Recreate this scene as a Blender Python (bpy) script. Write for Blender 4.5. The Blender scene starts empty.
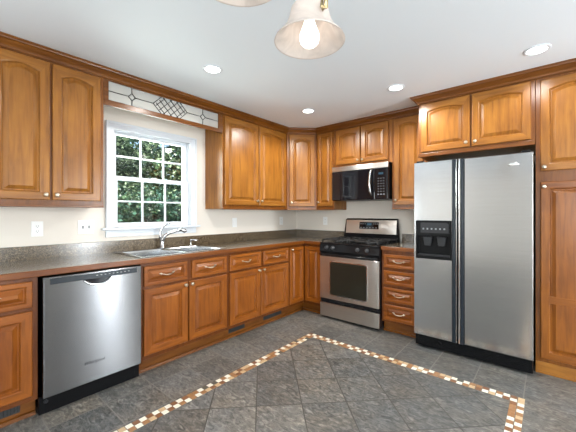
import bpy, bmesh, math, random
from mathutils import Vector, Matrix
random.seed(7)
PI = math.pi
S = bpy.context.scene
COL = S.collection

# ------------------------------------------------------------------ camera
cam_d = bpy.data.cameras.new('camera'); cam = bpy.data.objects.new('camera', cam_d); COL.objects.link(cam)
cam.location = (3.0287, -3.7821, 1.2659); cam.rotation_euler = (PI/2, 0, 0.7027)
cam_d.sensor_width = 36; cam_d.lens = 307.47/576*36; cam_d.shift_y = -2.7/576; cam_d.clip_start = 0.05
S.camera = cam
# ------------------------------------------------------------------ world, sun, area lights, exposure
W = bpy.data.worlds.new('world'); S.world = W; W.use_nodes = True
nt = W.node_tree; nt.nodes.clear()
sky = nt.nodes.new('ShaderNodeTexSky'); sky.sky_type = 'NISHITA'; sky.sun_disc = False
sky.sun_elevation = math.radians(50); sky.sun_rotation = math.radians(150); sky.air_density = 1.0; sky.dust_density = 2.0
bg = nt.nodes.new('ShaderNodeBackground'); bg.inputs['Strength'].default_value = 0.22
out = nt.nodes.new('ShaderNodeOutputWorld')
nt.links.new(sky.outputs[0], bg.inputs[0]); nt.links.new(bg.outputs[0], out.inputs[0])

def light(name, typ, loc, rot=(0,0,0), energy=10, color=(1,1,1), parent=None, **k):
    d = bpy.data.lights.new(name, typ); d.energy = energy; d.color = color
    for a, b in k.items(): setattr(d, a, b)
    o = bpy.data.objects.new(name, d); COL.objects.link(o); o.location = loc; o.rotation_euler = rot
    if parent is not None:
        o.parent = parent; o.location = Vector(loc) - parent.location
    return o
def aim(v): return Vector(v).to_track_quat('-Z', 'Y').to_euler()
light('sun', 'SUN', (0,0,8), aim((-.42,.5,-.76)), 13.0, (1,.95,.86), angle=.009)
DAY = (.86,.94,1.0)
light('fill_patio', 'AREA', (5.75,-3.95,1.15), aim((-1,0,0)), 60, DAY, shape='RECTANGLE', size=2.0, size_y=1.8)  # fill lamp in an unseen patio opening, added for even room light
light('daylight_sidelight', 'AREA', (5.75,-1.22,1.15), aim((-1,0,0)), 75, DAY, shape='RECTANGLE', size=.30, size_y=1.8)
light('fill_rear', 'AREA', (4.4,-7.15,1.4), aim((0,1,.15)), 82, DAY, shape='RECTANGLE', size=1.6, size_y=1.2)  # added fill lamp behind the unseen rear window
light('fill_side', 'AREA', (-.15,-5.7,1.4), aim((1,0,.15)), 66, DAY, shape='RECTANGLE', size=1.7, size_y=1.2)  # added fill lamp at the unseen window farther along the left wall
light('daylight_sink', 'AREA', (-.35,-2.27,1.75), aim((1,0,-.35)), 28, (.95,1,.97), shape='RECTANGLE', size=.8, size_y=.85)
CAN_W = 52; CAN_COL = (1,.965,.92); BULB = 2.6
vs = S.view_settings
vs.view_transform = 'Standard'; vs.look = 'None'; vs.gamma = 1; vs.use_curve_mapping = False; vs.exposure = 0.55

# ------------------------------------------------------------------ materials
def mat(name, col=(.5,.5,.5), rough=.5, metal=0, **k):
    m = bpy.data.materials.new(name); m.use_nodes = True
    b = m.node_tree.nodes['Principled BSDF']
    b.inputs['Base Color'].default_value = (*col, 1); b.inputs['Roughness'].default_value = rough; b.inputs['Metallic'].default_value = metal
    for a, v in k.items():
        b.inputs[a].default_value = v
    return m
def N(m, t, **k):
    n = m.node_tree.nodes.new(t)
    for a, v in k.items(): setattr(n, a, v)
    return n
def L(m, a, b): m.node_tree.links.new(a, b)
def bsdf(m): return m.node_tree.nodes['Principled BSDF']
def coords(m, scale=(1,1,1), rnd=True):
    tc = N(m, 'ShaderNodeTexCoord'); mp = N(m, 'ShaderNodeMapping'); mp.inputs['Scale'].default_value = scale
    L(m, tc.outputs['Object'], mp.inputs['Vector'])
    if rnd:
        oi = N(m, 'ShaderNodeObjectInfo'); mu = N(m, 'ShaderNodeMath', operation='MULTIPLY'); mu.inputs[1].default_value = 37.0
        L(m, oi.outputs['Random'], mu.inputs[0]); L(m, mu.outputs[0], mp.inputs['Location'])
    return mp.outputs[0]
def noise(m, vec, scale, detail=4, rough=.55, dist=0):
    n = N(m, 'ShaderNodeTexNoise'); n.inputs['Scale'].default_value = scale; n.inputs['Detail'].default_value = detail
    n.inputs['Roughness'].default_value = rough; n.inputs['Distortion'].default_value = dist
    L(m, vec, n.inputs['Vector']); return n.outputs['Fac']
def ramp(m, fac, stops):
    r = N(m, 'ShaderNodeValToRGB'); e = r.color_ramp.elements
    while len(e) < len(stops): e.new(.5)
    for el, (p, c) in zip(e, stops): el.position = p; el.color = (*c, 1)
    L(m, fac, r.inputs[0]); return r.outputs[0]
def mixc(m, f, a, b, mode='MIX'):
    n = N(m, 'ShaderNodeMix', data_type='RGBA', blend_type=mode)
    if isinstance(f, float): n.inputs[0].default_value = f
    else: L(m, f, n.inputs[0])
    L(m, a, n.inputs[6])
    if isinstance(b, tuple): n.inputs[7].default_value = (*b, 1)
    else: L(m, b, n.inputs[7])
    return n.outputs[2]
def bump(m, h, strength=.2, dist=.01):
    n = N(m, 'ShaderNodeBump'); n.inputs['Strength'].default_value = strength; n.inputs['Distance'].default_value = dist
    L(m, h, n.inputs['Height']); L(m, n.outputs[0], bsdf(m).inputs['Normal'])

def wood(name, horiz=False, k=(1,1,1)):
    m = mat(name, rough=.32); b = bsdf(m)
    g = coords(m, (1.3,1.3,16) if horiz else (16,16,1.3))
    g2 = coords(m, (3,3,5) if horiz else (5,5,3))
    f1 = noise(m, g, 2.2, 5, .6, .6); f2 = noise(m, g2, 1.1, 3, .5)
    c = ramp(m, f1, [(p,tuple(a*q for a,q in zip(c,k))) for p,c in ((.28,(.195,.069,.0095)),(.5,(.290,.111,.0155)),(.75,(.375,.152,.0225)))])
    c2 = ramp(m, f2, [(.3,(.80,.75,.70)),(.7,(1.10,1.12,1.14))])
    L(m, mixc(m, 1.0, c, c2, 'MULTIPLY'), b.inputs['Base Color'])
    b.inputs['Specular IOR Level'].default_value = .32; b.inputs['Coat Weight'].default_value = .22; b.inputs['Coat Roughness'].default_value = .22
    bump(m, f1, .04, .003)
    return m
WV, WH = wood('honey_maple_vertical'), wood('honey_maple_horizontal', True)
RK = (.86,.63,.42); RV, RH = wood('russet_maple_vertical', False, RK), wood('russet_maple_horizontal', True, RK); RF = wood('shaded_russet_frame_maple', False, (.46,.31,.22))  # base wood carries the redder low light; frame tone carries shade between fronts
WD = wood('dark_stained_maple', True, (.56,.47,.42)); WF = wood('shaded_frame_maple', False, (.66,.55,.47)); WE = wood('red_stained_maple', True, (.62,.46,.36))  # face frame tone has the shade of the door gaps darkened into it

def granite():
    m = mat('speckled_laminate', rough=.22); b = bsdf(m); b.inputs['IOR'].default_value = 1.6; b.inputs['Coat Weight'].default_value = .5; b.inputs['Coat Roughness'].default_value = .15
    v = coords(m, rnd=False)
    f = noise(m, v, 170, 3, .7); f2 = noise(m, v, 60, 3, .6)
    c = ramp(m, f, [(.36,(.022,.015,.008)),(.5,(.105,.075,.041)),(.60,(.21,.155,.092)),(.70,(.44,.35,.24))])
    c2 = ramp(m, f2, [(.35,(.75,.75,.78)),(.65,(1.1,1.08,1.05))])
    L(m, mixc(m, 1.0, c, c2, 'MULTIPLY'), b.inputs['Base Color'])
    return m
GR = granite()

def slate(name, diag):
    m = mat(name, rough=.4); b = bsdf(m)
    geo = N(m, 'ShaderNodeNewGeometry'); P = geo.outputs['Position']
    def dot(v, off):
        d = N(m, 'ShaderNodeVectorMath', operation='DOT_PRODUCT'); d.inputs[1].default_value = v; L(m, P, d.inputs[0])
        s = N(m, 'ShaderNodeMath', operation='SUBTRACT'); L(m, d.outputs['Value'], s.inputs[0]); s.inputs[1].default_value = off; return s.outputs[0]
    r = .70710678
    if diag: a, c, w, h = dot((r,r,0), .04*r), dot((r,-r,0), 3.52*r), .3005, .3005
    else: a, c, w, h = dot((1,0,0), 1.69), dot((0,1,0), -1.145), .302, .31
    cx = N(m, 'ShaderNodeCombineXYZ'); L(m, a, cx.inputs[0]); L(m, c, cx.inputs[1])
    br = N(m, 'ShaderNodeTexBrick'); br.offset = 0; br.squash = 1
    for k, v in (('Scale',1),('Mortar Size',.0042),('Mortar Smooth',.25),('Bias',0),('Brick Width',w),('Row Height',h)): br.inputs[k].default_value = v
    br.inputs['Color1'].default_value = (0,0,0,1); br.inputs['Color2'].default_value = (1,1,1,1); br.inputs['Mortar'].default_value = (.5,.5,.5,1)
    L(m, cx.outputs[0], br.inputs['Vector'])
    # each tile gets its own patch of stone: shift the noise by the tile's random tone
    sh = N(m, 'ShaderNodeVectorMath', operation='MULTIPLY_ADD'); L(m, br.outputs['Color'], sh.inputs[0]); sh.inputs[1].default_value = (31,17,9); L(m, P, sh.inputs[2])
    st = N(m, 'ShaderNodeMapping'); st.inputs['Rotation'].default_value = (0,0,.5); st.inputs['Scale'].default_value = (1,2.1,1); L(m, sh.outputs[0], st.inputs[0])
    n1 = noise(m, st.outputs[0], 17, 8, .66, 1.4); n2 = noise(m, sh.outputs[0], 2.6, 4, .6); n3 = noise(m, st.outputs[0], 30, 5, .7, 1.0)
    tone = ramp(m, n1, [(.30,(.050,.050,.049)),(.44,(.105,.104,.099)),(.56,(.165,.160,.150)),(.74,(.33,.32,.295))])
    hue = ramp(m, n2, [(.35,(.95,.98,1.0)),(.65,(1.10,1.01,.90))])
    tl = ramp(m, br.outputs['Color'], [(0,(.78,.79,.80)),(1,(1.18,1.17,1.15))])
    c1 = mixc(m, 1.0, mixc(m, 1.0, tone, hue, 'MULTIPLY'), tl, 'MULTIPLY')
    grout = (.065,.058,.050) if diag else (.20,.185,.165)
    L(m, mixc(m, br.outputs['Fac'], c1, grout), b.inputs['Base Color'])
    rr = ramp(m, n3, [(.3,(.30,)*3),(.75,(.55,)*3)]); L(m, rr, b.inputs['Roughness'])
    ad = N(m, 'ShaderNodeMath', operation='ADD'); L(m, n1, ad.inputs[0])
    mm = N(m, 'ShaderNodeMath', operation='MULTIPLY'); L(m, n3, mm.inputs[0]); mm.inputs[1].default_value = .5; L(m, mm.outputs[0], ad.inputs[1])
    sb = N(m, 'ShaderNodeMath', operation='SUBTRACT'); L(m, ad.outputs[0], sb.inputs[0]); L(m, br.outputs['Fac'], sb.inputs[1])
    bump(m, sb.outputs[0], .55, .006)
    return m
SL, SLD = slate('slate_tile_square', False), slate('slate_tile_diagonal', True)

def steel(name, horiz=True, col=(.46,.46,.465), rough=.17, an=.35, rot=.25):
    m = mat(name, col, rough, 1.0); b = bsdf(m)
    v = coords(m, (2,2,160) if horiz else (160,160,2)); f = noise(m, v, 1.0, 2, .5)
    L(m, ramp(m, f, [(.2,tuple(c*.95 for c in col)),(.8,tuple(c*1.04 for c in col))]), b.inputs['Base Color'])
    b.inputs['Anisotropic'].default_value = an; b.inputs['Anisotropic Rotation'].default_value = rot
    tg = N(m, 'ShaderNodeTangent', direction_type='RADIAL', axis='Z'); L(m, tg.outputs[0], b.inputs['Tangent'])
    return m
ST = steel('brushed_steel')
STR = steel('brushed_steel_range', True, (.64,.625,.59), .28, .8, .25)
STD = steel('brushed_steel_dishwasher', True, (.215,.215,.22), .27, .94, .25)
CH = mat('chrome', (.62,.62,.63), .10, 1); NI = mat('brushed_nickel', (.56,.49,.39), .28, 1)
SINK = mat('sink_steel', (.50,.51,.52), .20, 1)
BRZ = mat('antique_brass', (.46,.36,.20), .30, 1)
BK = mat('black_plastic', (.005,.005,.0055), .34); BKG = mat('black_glass', (.006,.006,.008), .05); BKM = mat('black_iron', (.014,.014,.014), .5)
BKS = mat('black_enamel', (.010,.010,.011), .14); DG = mat('dark_grey_plastic', (.022,.023,.025), .35)
GREY = mat('grey_mark', (.22,.23,.24), .4); WHP = mat('white_plastic', (.90,.90,.88), .35); DKH = mat('dark_slot', (.03,.03,.03), .6)
KN = mat('knob_grey', (.05,.05,.052), .28); NAVY = mat('blue_black_trim', (.009,.014,.020), .25)
OVG = mat('oven_glass', (.022,.020,.014), .06)
for m_, l_ in ((BK,.14),(BKS,.22),(BKM,.45),(DG,.3),(OVG,.3),(BKG,.4)): bsdf(m_).inputs['Specular IOR Level'].default_value = l_
def paint(name, col, sc=55, st=.05, rough=.6):
    m = mat(name, col, rough); v = coords(m, rnd=False); bump(m, noise(m, v, sc, 4, .6), st, .004); return m
WALL = paint('wall_paint_greige', (.785,.725,.645)); CEIL = paint('ceiling_paint', (.78,.825,.865)); TRIM = paint('white_trim_paint', (.70,.735,.775), 30, .02, .3)
def emit(name, col, s):
    m = bpy.data.materials.new(name); m.use_nodes = True; n = m.node_tree; n.nodes.clear()
    e = n.nodes.new('ShaderNodeEmission'); e.inputs[0].default_value = (*col,1); e.inputs[1].default_value = s
    o = n.nodes.new('ShaderNodeOutputMaterial'); n.links.new(e.outputs[0], o.inputs[0]); return m
LENS = emit('lit_lens', (1,.95,.88), 6.0); BULBM = emit('lit_bulb', (1,.93,.85), BULB); LCD = emit('lit_display', (.25,.50,.70), .16)
def glass():
    m = bpy.data.materials.new('window_glass'); m.use_nodes = True; n = m.node_tree; n.nodes.clear()
    t = n.nodes.new('ShaderNodeBsdfTransparent'); g = n.nodes.new('ShaderNodeBsdfGlossy'); g.inputs['Roughness'].default_value = .02
    f = n.nodes.new('ShaderNodeFresnel'); f.inputs[0].default_value = 1.35; x = n.nodes.new('ShaderNodeMixShader'); o = n.nodes.new('ShaderNodeOutputMaterial')
    t.inputs[0].default_value = (.94,.97,.95,1)
    n.links.new(f.outputs[0], x.inputs[0]); n.links.new(t.outputs[0], x.inputs[1]); n.links.new(g.outputs[0], x.inputs[2]); n.links.new(x.outputs[0], o.inputs[0]); return m
GLASS = glass()
def frosted(name, col, tr, noise_sc=0):
    m = bpy.data.materials.new(name); m.use_nodes = True; n = m.node_tree; n.nodes.clear()
    o = n.nodes.new('ShaderNodeOutputMaterial'); a = n.nodes.new('ShaderNodeBsdfTranslucent'); b = n.nodes.new('ShaderNodeBsdfPrincipled')
    b.inputs['Roughness'].default_value = .25; x = n.nodes.new('ShaderNodeMixShader'); x.inputs[0].default_value = tr
    if noise_sc:
        tc = n.nodes.new('ShaderNodeTexCoord'); nn = n.nodes.new('ShaderNodeTexNoise'); nn.inputs['Scale'].default_value = noise_sc; nn.inputs['Detail'].default_value = 5; nn.inputs['Distortion'].default_value = 1.5
        r = n.nodes.new('ShaderNodeValToRGB'); r.color_ramp.elements[0].position = .3; r.color_ramp.elements[1].position = .75
        r.color_ramp.elements[0].color = (*[c*.8 for c in col],1); r.color_ramp.elements[1].color = (*col,1)
        n.links.new(tc.outputs['Object'], nn.inputs['Vector']); n.links.new(nn.outputs['Fac'], r.inputs[0])
        n.links.new(r.outputs[0], a.inputs[0]); n.links.new(r.outputs[0], b.inputs['Base Color'])
    else:
        a.inputs[0].default_value = (*col,1); b.inputs['Base Color'].default_value = (*col,1)
    n.links.new(b.outputs[0], x.inputs[1]); n.links.new(a.outputs[0], x.inputs[2]); n.links.new(x.outputs[0], o.inputs[0]); return m
ALAB = frosted('alabaster_glass', (.93,.85,.79), .4, 18)
def texglass():
    m = bpy.data.materials.new('textured_clear_glass'); m.use_nodes = True; n = m.node_tree; n.nodes.clear()
    t = n.nodes.new('ShaderNodeBsdfTransparent'); t.inputs[0].default_value = (.97,.97,.95,1)
    p = n.nodes.new('ShaderNodeBsdfPrincipled'); p.inputs['Base Color'].default_value = (.85,.85,.82,1); p.inputs['Roughness'].default_value = .5
    x = n.nodes.new('ShaderNodeMixShader'); x.inputs[0].default_value = .30; o = n.nodes.new('ShaderNodeOutputMaterial')
    n.links.new(t.outputs[0], x.inputs[1]); n.links.new(p.outputs[0], x.inputs[2]); n.links.new(x.outputs[0], o.inputs[0]); return m
TGL = texglass(); LEAD = mat('lead_came', (.035,.035,.035), .4, .6)
MOS = [mat('mosaic_cream', (.86,.80,.67), .3), mat('mosaic_tan', (.36,.18,.075), .35), mat('mosaic_rust', (.24,.105,.045), .35), mat('mosaic_dark', (.11,.10,.075), .35), mat('mosaic_honey', (.60,.42,.24), .3)]
GROUT = mat('grout', (.20,.18,.15), .8)
LEAF = []
for i, c in enumerate([(.055,.10,.05),(.27,.36,.22),(.022,.048,.032),(.06,.13,.095)]):
    LEAF.append(frosted('leaf_green_%s' % 'abcd'[i], c, .22))
BARK = mat('bark', (.06,.045,.03), .9); SOIL = mat('soil_and_mulch', (.06,.05,.035), .9)

# ------------------------------------------------------------------ mesh helpers
class MB:
    def __init__(s): s.v = []; s.f = []; s.m = []; s.sm = []
    def add(s, vs, fs, m=0, smooth=False):
        o = len(s.v); s.v += [Vector(p) for p in vs]
        for f in fs: s.f.append([i+o for i in f]); s.m.append(m); s.sm.append(smooth)
        return s
    def box(s, x0, x1, y0, y1, z0, z1, m=0):
        vs = [(x,y,z) for z in (z0,z1) for y in (y0,y1) for x in (x0,x1)]
        return s.add(vs, [(0,2,3,1),(4,5,7,6),(0,1,5,4),(2,6,7,3),(0,4,6,2),(1,3,7,5)], m)
    def obox(s, O, u, n, u0, u1, n0, n1, z0, z1, m=0):      # box in a face's own frame: u along, n out, z up
        O, u, n = Vector(O), Vector(u), Vector(n); k = Vector((0,0,1))
        vs = [O+u*a+n*b+k*c for c in (z0,z1) for b in (n0,n1) for a in (u0,u1)]
        return s.add(vs, [(0,2,3,1),(4,5,7,6),(0,1,5,4),(2,6,7,3),(0,4,6,2),(1,3,7,5)], m)
    def prism(s, poly, axis, a0, a1, m=0):                  # poly in the two other axes, extruded along axis
        def mk(p, a):
            q = list(p); q.insert(axis, a); return tuple(q)
        n = len(poly); vs = [mk(p,a0) for p in poly]+[mk(p,a1) for p in poly]
        return s.add(vs, [tuple(range(n)), tuple(range(2*n-1,n-1,-1))]+[(i,(i+1)%n,n+(i+1)%n,n+i) for i in range(n)], m)
    def lathe(s, prof, loc, axis=(0,0,1), seg=24, m=0, smooth=True, cap0=True, cap1=True, closed=False):
        ax = Vector(axis).normalized(); q = ax.to_track_quat('Z','Y'); loc = Vector(loc)
        vs = []
        for r, h in prof:
            for i in range(seg):
                a = 2*PI*i/seg; vs.append(loc + q @ Vector((r*math.cos(a), r*math.sin(a), h)))
        fs = []; n = len(prof)
        for j in range(n if closed else n-1):
            k = (j+1) % n
            for i in range(seg): fs.append((j*seg+i, j*seg+(i+1)%seg, k*seg+(i+1)%seg, k*seg+i))
        s.add(vs, fs, m, smooth)
        o = len(s.v)-len(vs)
        if not closed:
            if cap0: s.f.append([o+i for i in range(seg-1,-1,-1)]); s.m.append(m); s.sm.append(False)
            if cap1: s.f.append([o+(n-1)*seg+i for i in range(seg)]); s.m.append(m); s.sm.append(False)
        return s
    def tube(s, pts, r, seg=10, m=0):
        pts = [Vector(p) for p in pts]; R = r if isinstance(r, (list,tuple)) else [r]*len(pts)
        vs = []; prev = None
        for i, p in enumerate(pts):
            t = (pts[min(i+1,len(pts)-1)]-pts[max(i-1,0)]).normalized()
            if prev is None: u = t.orthogonal().normalized()
            else: u = (prev - t*prev.dot(t)).normalized()
            prev = u; w = t.cross(u)
            for k in range(seg):
                a = 2*PI*k/seg; vs.append(p+(u*math.cos(a)+w*math.sin(a))*R[i])
        fs = [(j*seg+i, j*seg+(i+1)%seg, (j+1)*seg+(i+1)%seg, (j+1)*seg+i) for j in range(len(pts)-1) for i in range(seg)]
        s.add(vs, fs, m, True); o = len(s.v)-len(vs); n = len(pts)
        s.f.append([o+i for i in range(seg-1,-1,-1)]); s.m.append(m); s.sm.append(False)
        s.f.append([o+(n-1)*seg+i for i in range(seg)]); s.m.append(m); s.sm.append(False)
        return s
    def panel(s, O, u, n, w, h, arch=0, stile=.056, t=.02, K=12):   # raised-panel door or drawer front
        O, u, n = Vector(O), Vector(u), Vector(n)
        prof = [(0,0),(0,t-.005),(.003,t-.001),(.006,t),(stile-.004,t),(stile,t-.002),(stile+.003,t-.011),(stile+.007,t-.016),(stile+.013,t-.016),(stile+.034,t-.004),(stile+.037,t-.0015)]
        loops = []
        for d, z in prof:
            a = arch if d > .01 else 0
            p = [(d,d),(w-d,d)]
            for k in range(K+1):
                q = 1-k/K; sh = 1-(2*q-1)**2
                p.append((d+(w-2*d)*q, h-d-a*(1-sh)))
            loops.append([O+u*x+n*z+Vector((0,0,y)) for x,y in p])
        M = K+3
        for j in range(len(loops)-1):
            for i in range(M):
                k = (i+1)%M; hz = 1 if (i==0 or 2<=i<M-1) and 3<=j<5 else 0
                s.add([loops[j][i],loops[j][k],loops[j+1][k],loops[j+1][i]], [(0,1,2,3)], hz)
        s.add(loops[-1], [tuple(range(M))], 0); s.add(loops[0], [tuple(range(M-1,-1,-1))], 0)
        return s
    def build(s, name, mats, parent=None, bevel=0, seg=2, weld=False):
        me = bpy.data.meshes.new(name)
        off = Vector((0,0,0)); p = parent
        while p is not None: off += p.location; p = p.parent
        me.from_pydata([tuple(v-off) for v in s.v], [], s.f)
        mats = mats if isinstance(mats, (list,tuple)) else [mats]
        for m in mats: me.materials.append(m)
        for poly, mi, sm in zip(me.polygons, s.m, s.sm): poly.material_index = mi; poly.use_smooth = sm
        bm = bmesh.new(); bm.from_mesh(me)
        bmesh.ops.remove_doubles(bm, verts=bm.verts, dist=1e-5); bm.verts.index_update()
        if weld:
            seen = {}
            for f in bm.faces: seen.setdefault(frozenset(v.index for v in f.verts), []).append(f)
            bmesh.ops.delete(bm, geom=[f for q in seen.values() if len(q) > 1 for f in q], context='FACES_ONLY')
        bmesh.ops.recalc_face_normals(bm, faces=bm.faces); bm.to_mesh(me); bm.free()
        o = bpy.data.objects.new(name, me); COL.objects.link(o)
        if parent is not None: o.parent = parent
        if bevel:
            b = o.modifiers.new('bevel', 'BEVEL'); b.width = bevel; b.segments = seg; b.limit_method = 'ANGLE'; b.angle_limit = .6
        return o
def thing(name, label, cat, loc, group=None):
    o = bpy.data.objects.new(name, None); COL.objects.link(o); o.location = loc; o.empty_display_size = .1
    o['label'] = label; o['category'] = cat
    if group: o['group'] = group
    return o
def tag(o, label, cat, group=None):
    o['label'] = label; o['category'] = cat
    if group: o['group'] = group
    return o
def struct(o): o['kind'] = 'structure'; return o
def lab(o, t): o['label'] = t; return o

# ------------------------------------------------------------------ room shell
H = 2.415; RX, RY = 5.6, -7.0
def grid_solid(b, axis, a0, a1, us, vs, keep, m=0):   # slab across 'axis' made of the kept (u,v) cells
    for u0, u1 in zip(us, us[1:]):
        for v0, v1 in zip(vs, vs[1:]):
            if keep((u0+u1)/2, (v0+v1)/2):
                if axis == 0: b.box(a0,a1,u0,u1,v0,v1,m)
                elif axis == 1: b.box(u0,u1,a0,a1,v0,v1,m)
                else: b.box(u0,u1,v0,v1,a0,a1,m)
def wall(name, axis, a0, a1, ua, ub, holes, m):        # wall with rectangular holes (u0,u1,z0,z1)
    b = MB(); us = sorted({ua,ub,*[h for q in holes for h in q[:2]]}); vs_ = sorted({0,H,*[h for q in holes for h in q[2:]]})
    grid_solid(b, axis, a0, a1, us, vs_, lambda u, v: not any(q[0]<u<q[1] and q[2]<v<q[3] for q in holes))
    return struct(b.build(name, m, weld=True))
def wall_x(name, x0, x1, ya, yb, holes, m): return wall(name, 0, x0, x1, ya, yb, holes, m)
def wall_y(name, y0, y1, xa, xb, holes, m): return wall(name, 1, y0, y1, xa, xb, holes, m)
WY0, WY1, WZ0, WZ1 = -2.668, -1.890, 1.135, 2.035
wall_x('wall_left', -.16, 0, RY, 0, [(WY0,WY1,WZ0,WZ1),(-6.6,-4.8,.8,2.05)], WALL)
wall_y('wall_back', 0, .16, -.16, RX+.16, [], WALL)
wall_x('wall_right', RX, RX+.16, RY, 0, [(-5.0,-2.9,0.02,2.05),(-1.37,-1.07,.06,2.05)], WALL)
wall_y('wall_front', RY-.16, RY, -.16, RX+.16, [(3.6,5.2,.8,2.05)], WALL)
b = MB(); b.box(-.16,RX+.16,RY-.16,.16,H,H+.1); struct(b.build('ceiling', CEIL))
# floor: square-laid outer tiles, diagonal inner field, mosaic border between
BX0,BX1,BX2,BX3 = 1.108,1.188,2.830,2.910; BY0,BY1,BY2,BY3 = -1.145,-1.225,-5.3,-5.380
b = MB()
def quad(x0,x1,y0,y1,m): b.add([(x0,y0,0),(x1,y0,0),(x1,y1,0),(x0,y1,0)], [(0,1,2,3)], m)
quad(-.16,RX+.16,BY0,.16,0); quad(-.16,RX+.16,RY-.16,BY3,0); quad(-.16,BX0,BY3,BY0,0); quad(BX3,RX+.16,BY3,BY0,0)
quad(BX1,BX2,BY2,BY1,1)
for q in ((BX0,BX3,BY1,BY0),(BX0,BX3,BY3,BY2),(BX0,BX1,BY2,BY1),(BX2,BX3,BY2,BY1)): quad(*q,2)
fl = struct(b.build('floor', [SL,SLD,GROUT]))
b = MB(); g = .0022; tw = .040
def mos(x0,x1,y0,y1,c): b.box(x0+g,x1-g,y0+g,y1-g,-.004,.0025,c)
def pick(k, r):
    if (k+r) % 2 == 0: return random.choice([0,0,0,0,4,0,1])
    return random.choice([1,1,2,1,3,2,1,4])
def run(n, a0, step, horiz, c0):
    for k in range(n):
        for r in range(2):
            a, c = a0+step*k, c0+tw*r; m = pick(k, r)
            if horiz: mos(a,a+step,c,c+tw,m)
            else: mos(c,c+tw,a,a+step,m)
nx = 44; sx = (BX3-BX0)/nx; run(nx,BX0,sx,True,BY1); run(nx,BX0,sx,True,BY3)
ny = 100; sy = (BY1-BY2)/ny; run(ny,BY2,sy,False,BX0); run(ny,BY2,sy,False,BX2)
struct(b.build('trim_1', MOS))

# ------------------------------------------------------------------ kitchen window
b = MB(); cw = .072; ch = .062
b.box(0,.022,WY0-cw,WY0,WZ0,WZ1); b.box(0,.022,WY1,WY1+cw,WZ0,WZ1); b.box(0,.022,WY0-cw,WY1+cw,WZ1,WZ1+ch)          # casing
b.box(.022,.034,WY0-cw,WY0-cw+.018,WZ0,WZ1+ch); b.box(.022,.034,WY1+cw-.018,WY1+cw,WZ0,WZ1+ch); b.box(.022,.034,WY0-cw+.018,WY1+cw-.018,WZ1+ch-.018,WZ1+ch)
b.box(-.16,0,WY0,WY0+.006,WZ0,WZ1); b.box(-.16,0,WY1-.006,WY1,WZ0,WZ1); b.box(-.16,0,WY0+.006,WY1-.006,WZ1-.006,WZ1)
win = struct(b.build('window_1', TRIM, bevel=.003))
b = MB(); b.box(-.16,.055,WY0-cw-.035,WY1+cw+.035,WZ0-.022,WZ0); struct(b.build('window_stool', TRIM, win, bevel=.006))
b = MB(); b.box(0,.02,WY0-cw,WY1+cw,WZ0-.085,WZ0-.022); struct(b.build('window_apron', TRIM, win, bevel=.004))
def sash(name, x0, x1, y0, y1, z0, z1, fb, ft):
    b = MB(); fs = .030
    b.box(x0,x1,y0,y0+fs,z0,z1); b.box(x0,x1,y1-fs,y1,z0,z1); b.box(x0,x1,y0+fs,y1-fs,z0,z0+fb); b.box(x0,x1,y0+fs,y1-fs,z1-ft,z1)
    ga, gb, gz0, gz1 = y0+fs, y1-fs, z0+fb, z1-ft; xm = (x0+x1)/2
    for i in (1,2): c = ga+(gb-ga)*i/3; b.box(xm-.009,xm+.010,c-.008,c+.008,gz0,gz1)
    c = (gz0+gz1)/2
    for i in range(3):
        a0 = ga+(gb-ga)*i/3+(.008 if i else 0); a1 = ga+(gb-ga)*(i+1)/3-(.008 if i<2 else 0)
        b.box(xm-.009,xm+.010,a0,a1,c-.008,c+.008)
    o = struct(b.build(name, TRIM, win, bevel=.003))
    b = MB(); b.box(xm-.003,xm+.002,ga,gb,gz0,gz1); struct(b.build('pane', GLASS, o))
    return o
sash('upper_sash', -.083,-.047, WY0+.007,WY1-.007, 1.580, WZ1-.007, .030,.026)
lo = sash('lower_sash', -.045,-.010, WY0+.007,WY1-.007, WZ0+.002, 1.612, .040,.032)
b = MB(); b.box(-.045,-.015,-2.30,-2.25,1.6125,1.622); b.build('sash_lock', TRIM, lo, bevel=.003)
# unseen openings; all but the narrow sidelight added to let in fill light
def opening_x(name, x, n, y0, y1, z0, z1, bars):
    b = MB(); q = (x,x+n*.02) if n > 0 else (x+n*.02,x)
    b.box(*q,y0-.08,y0,max(z0-.08,0),z1+.08); b.box(*q,y1,y1+.08,max(z0-.08,0),z1+.08); b.box(*q,y0,y1,z1,z1+.08)
    if z0 > .1: b.box(*q,y0,y1,z0-.08,z0)
    k = (x-n*.10,x-n*.05) if n < 0 else (x-n*.05-.05,x-n*.05)
    for c in bars: b.box(min(k),max(k),c-.04,c+.04,z0,z1)
    struct(b.build(name, TRIM))
opening_x('added_patio_door', RX, -1, -5.0,-2.9,.02,2.05, (-4.96,-3.95,-2.94))
opening_x('window_2', RX, -1, -1.37,-1.07,.06,2.05, ())
opening_x('added_side_window', 0, 1, -6.6,-4.8,.8,2.05, (-6.56,-5.7,-4.84))
b = MB(); x0, x1 = 3.6,5.2
b.box(x0-.08,x0,RY,RY+.02,.72,2.13); b.box(x1,x1+.08,RY,RY+.02,.72,2.13); b.box(x0,x1,RY,RY+.02,2.05,2.13); b.box(x0,x1,RY,RY+.04,.72,.8); b.box(4.36,4.44,RY-.1,RY-.05,.8,2.05)
struct(b.build('added_rear_window', TRIM))
b = MB(); b.box(3.43,RX,-.015,0,0,.1); struct(b.build('baseboard_back', TRIM, bevel=.004))
b = MB(); b.box(0,.015,RY,-4.25,0,.1); struct(b.build('baseboard_left', TRIM, bevel=.004))
b = MB(); b.box(RX-.015,RX,RY,-5.08,0,.1); b.box(RX-.015,RX,-2.82,-.016,0,.1); struct(b.build('baseboard_right', TRIM, bevel=.004))

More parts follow.
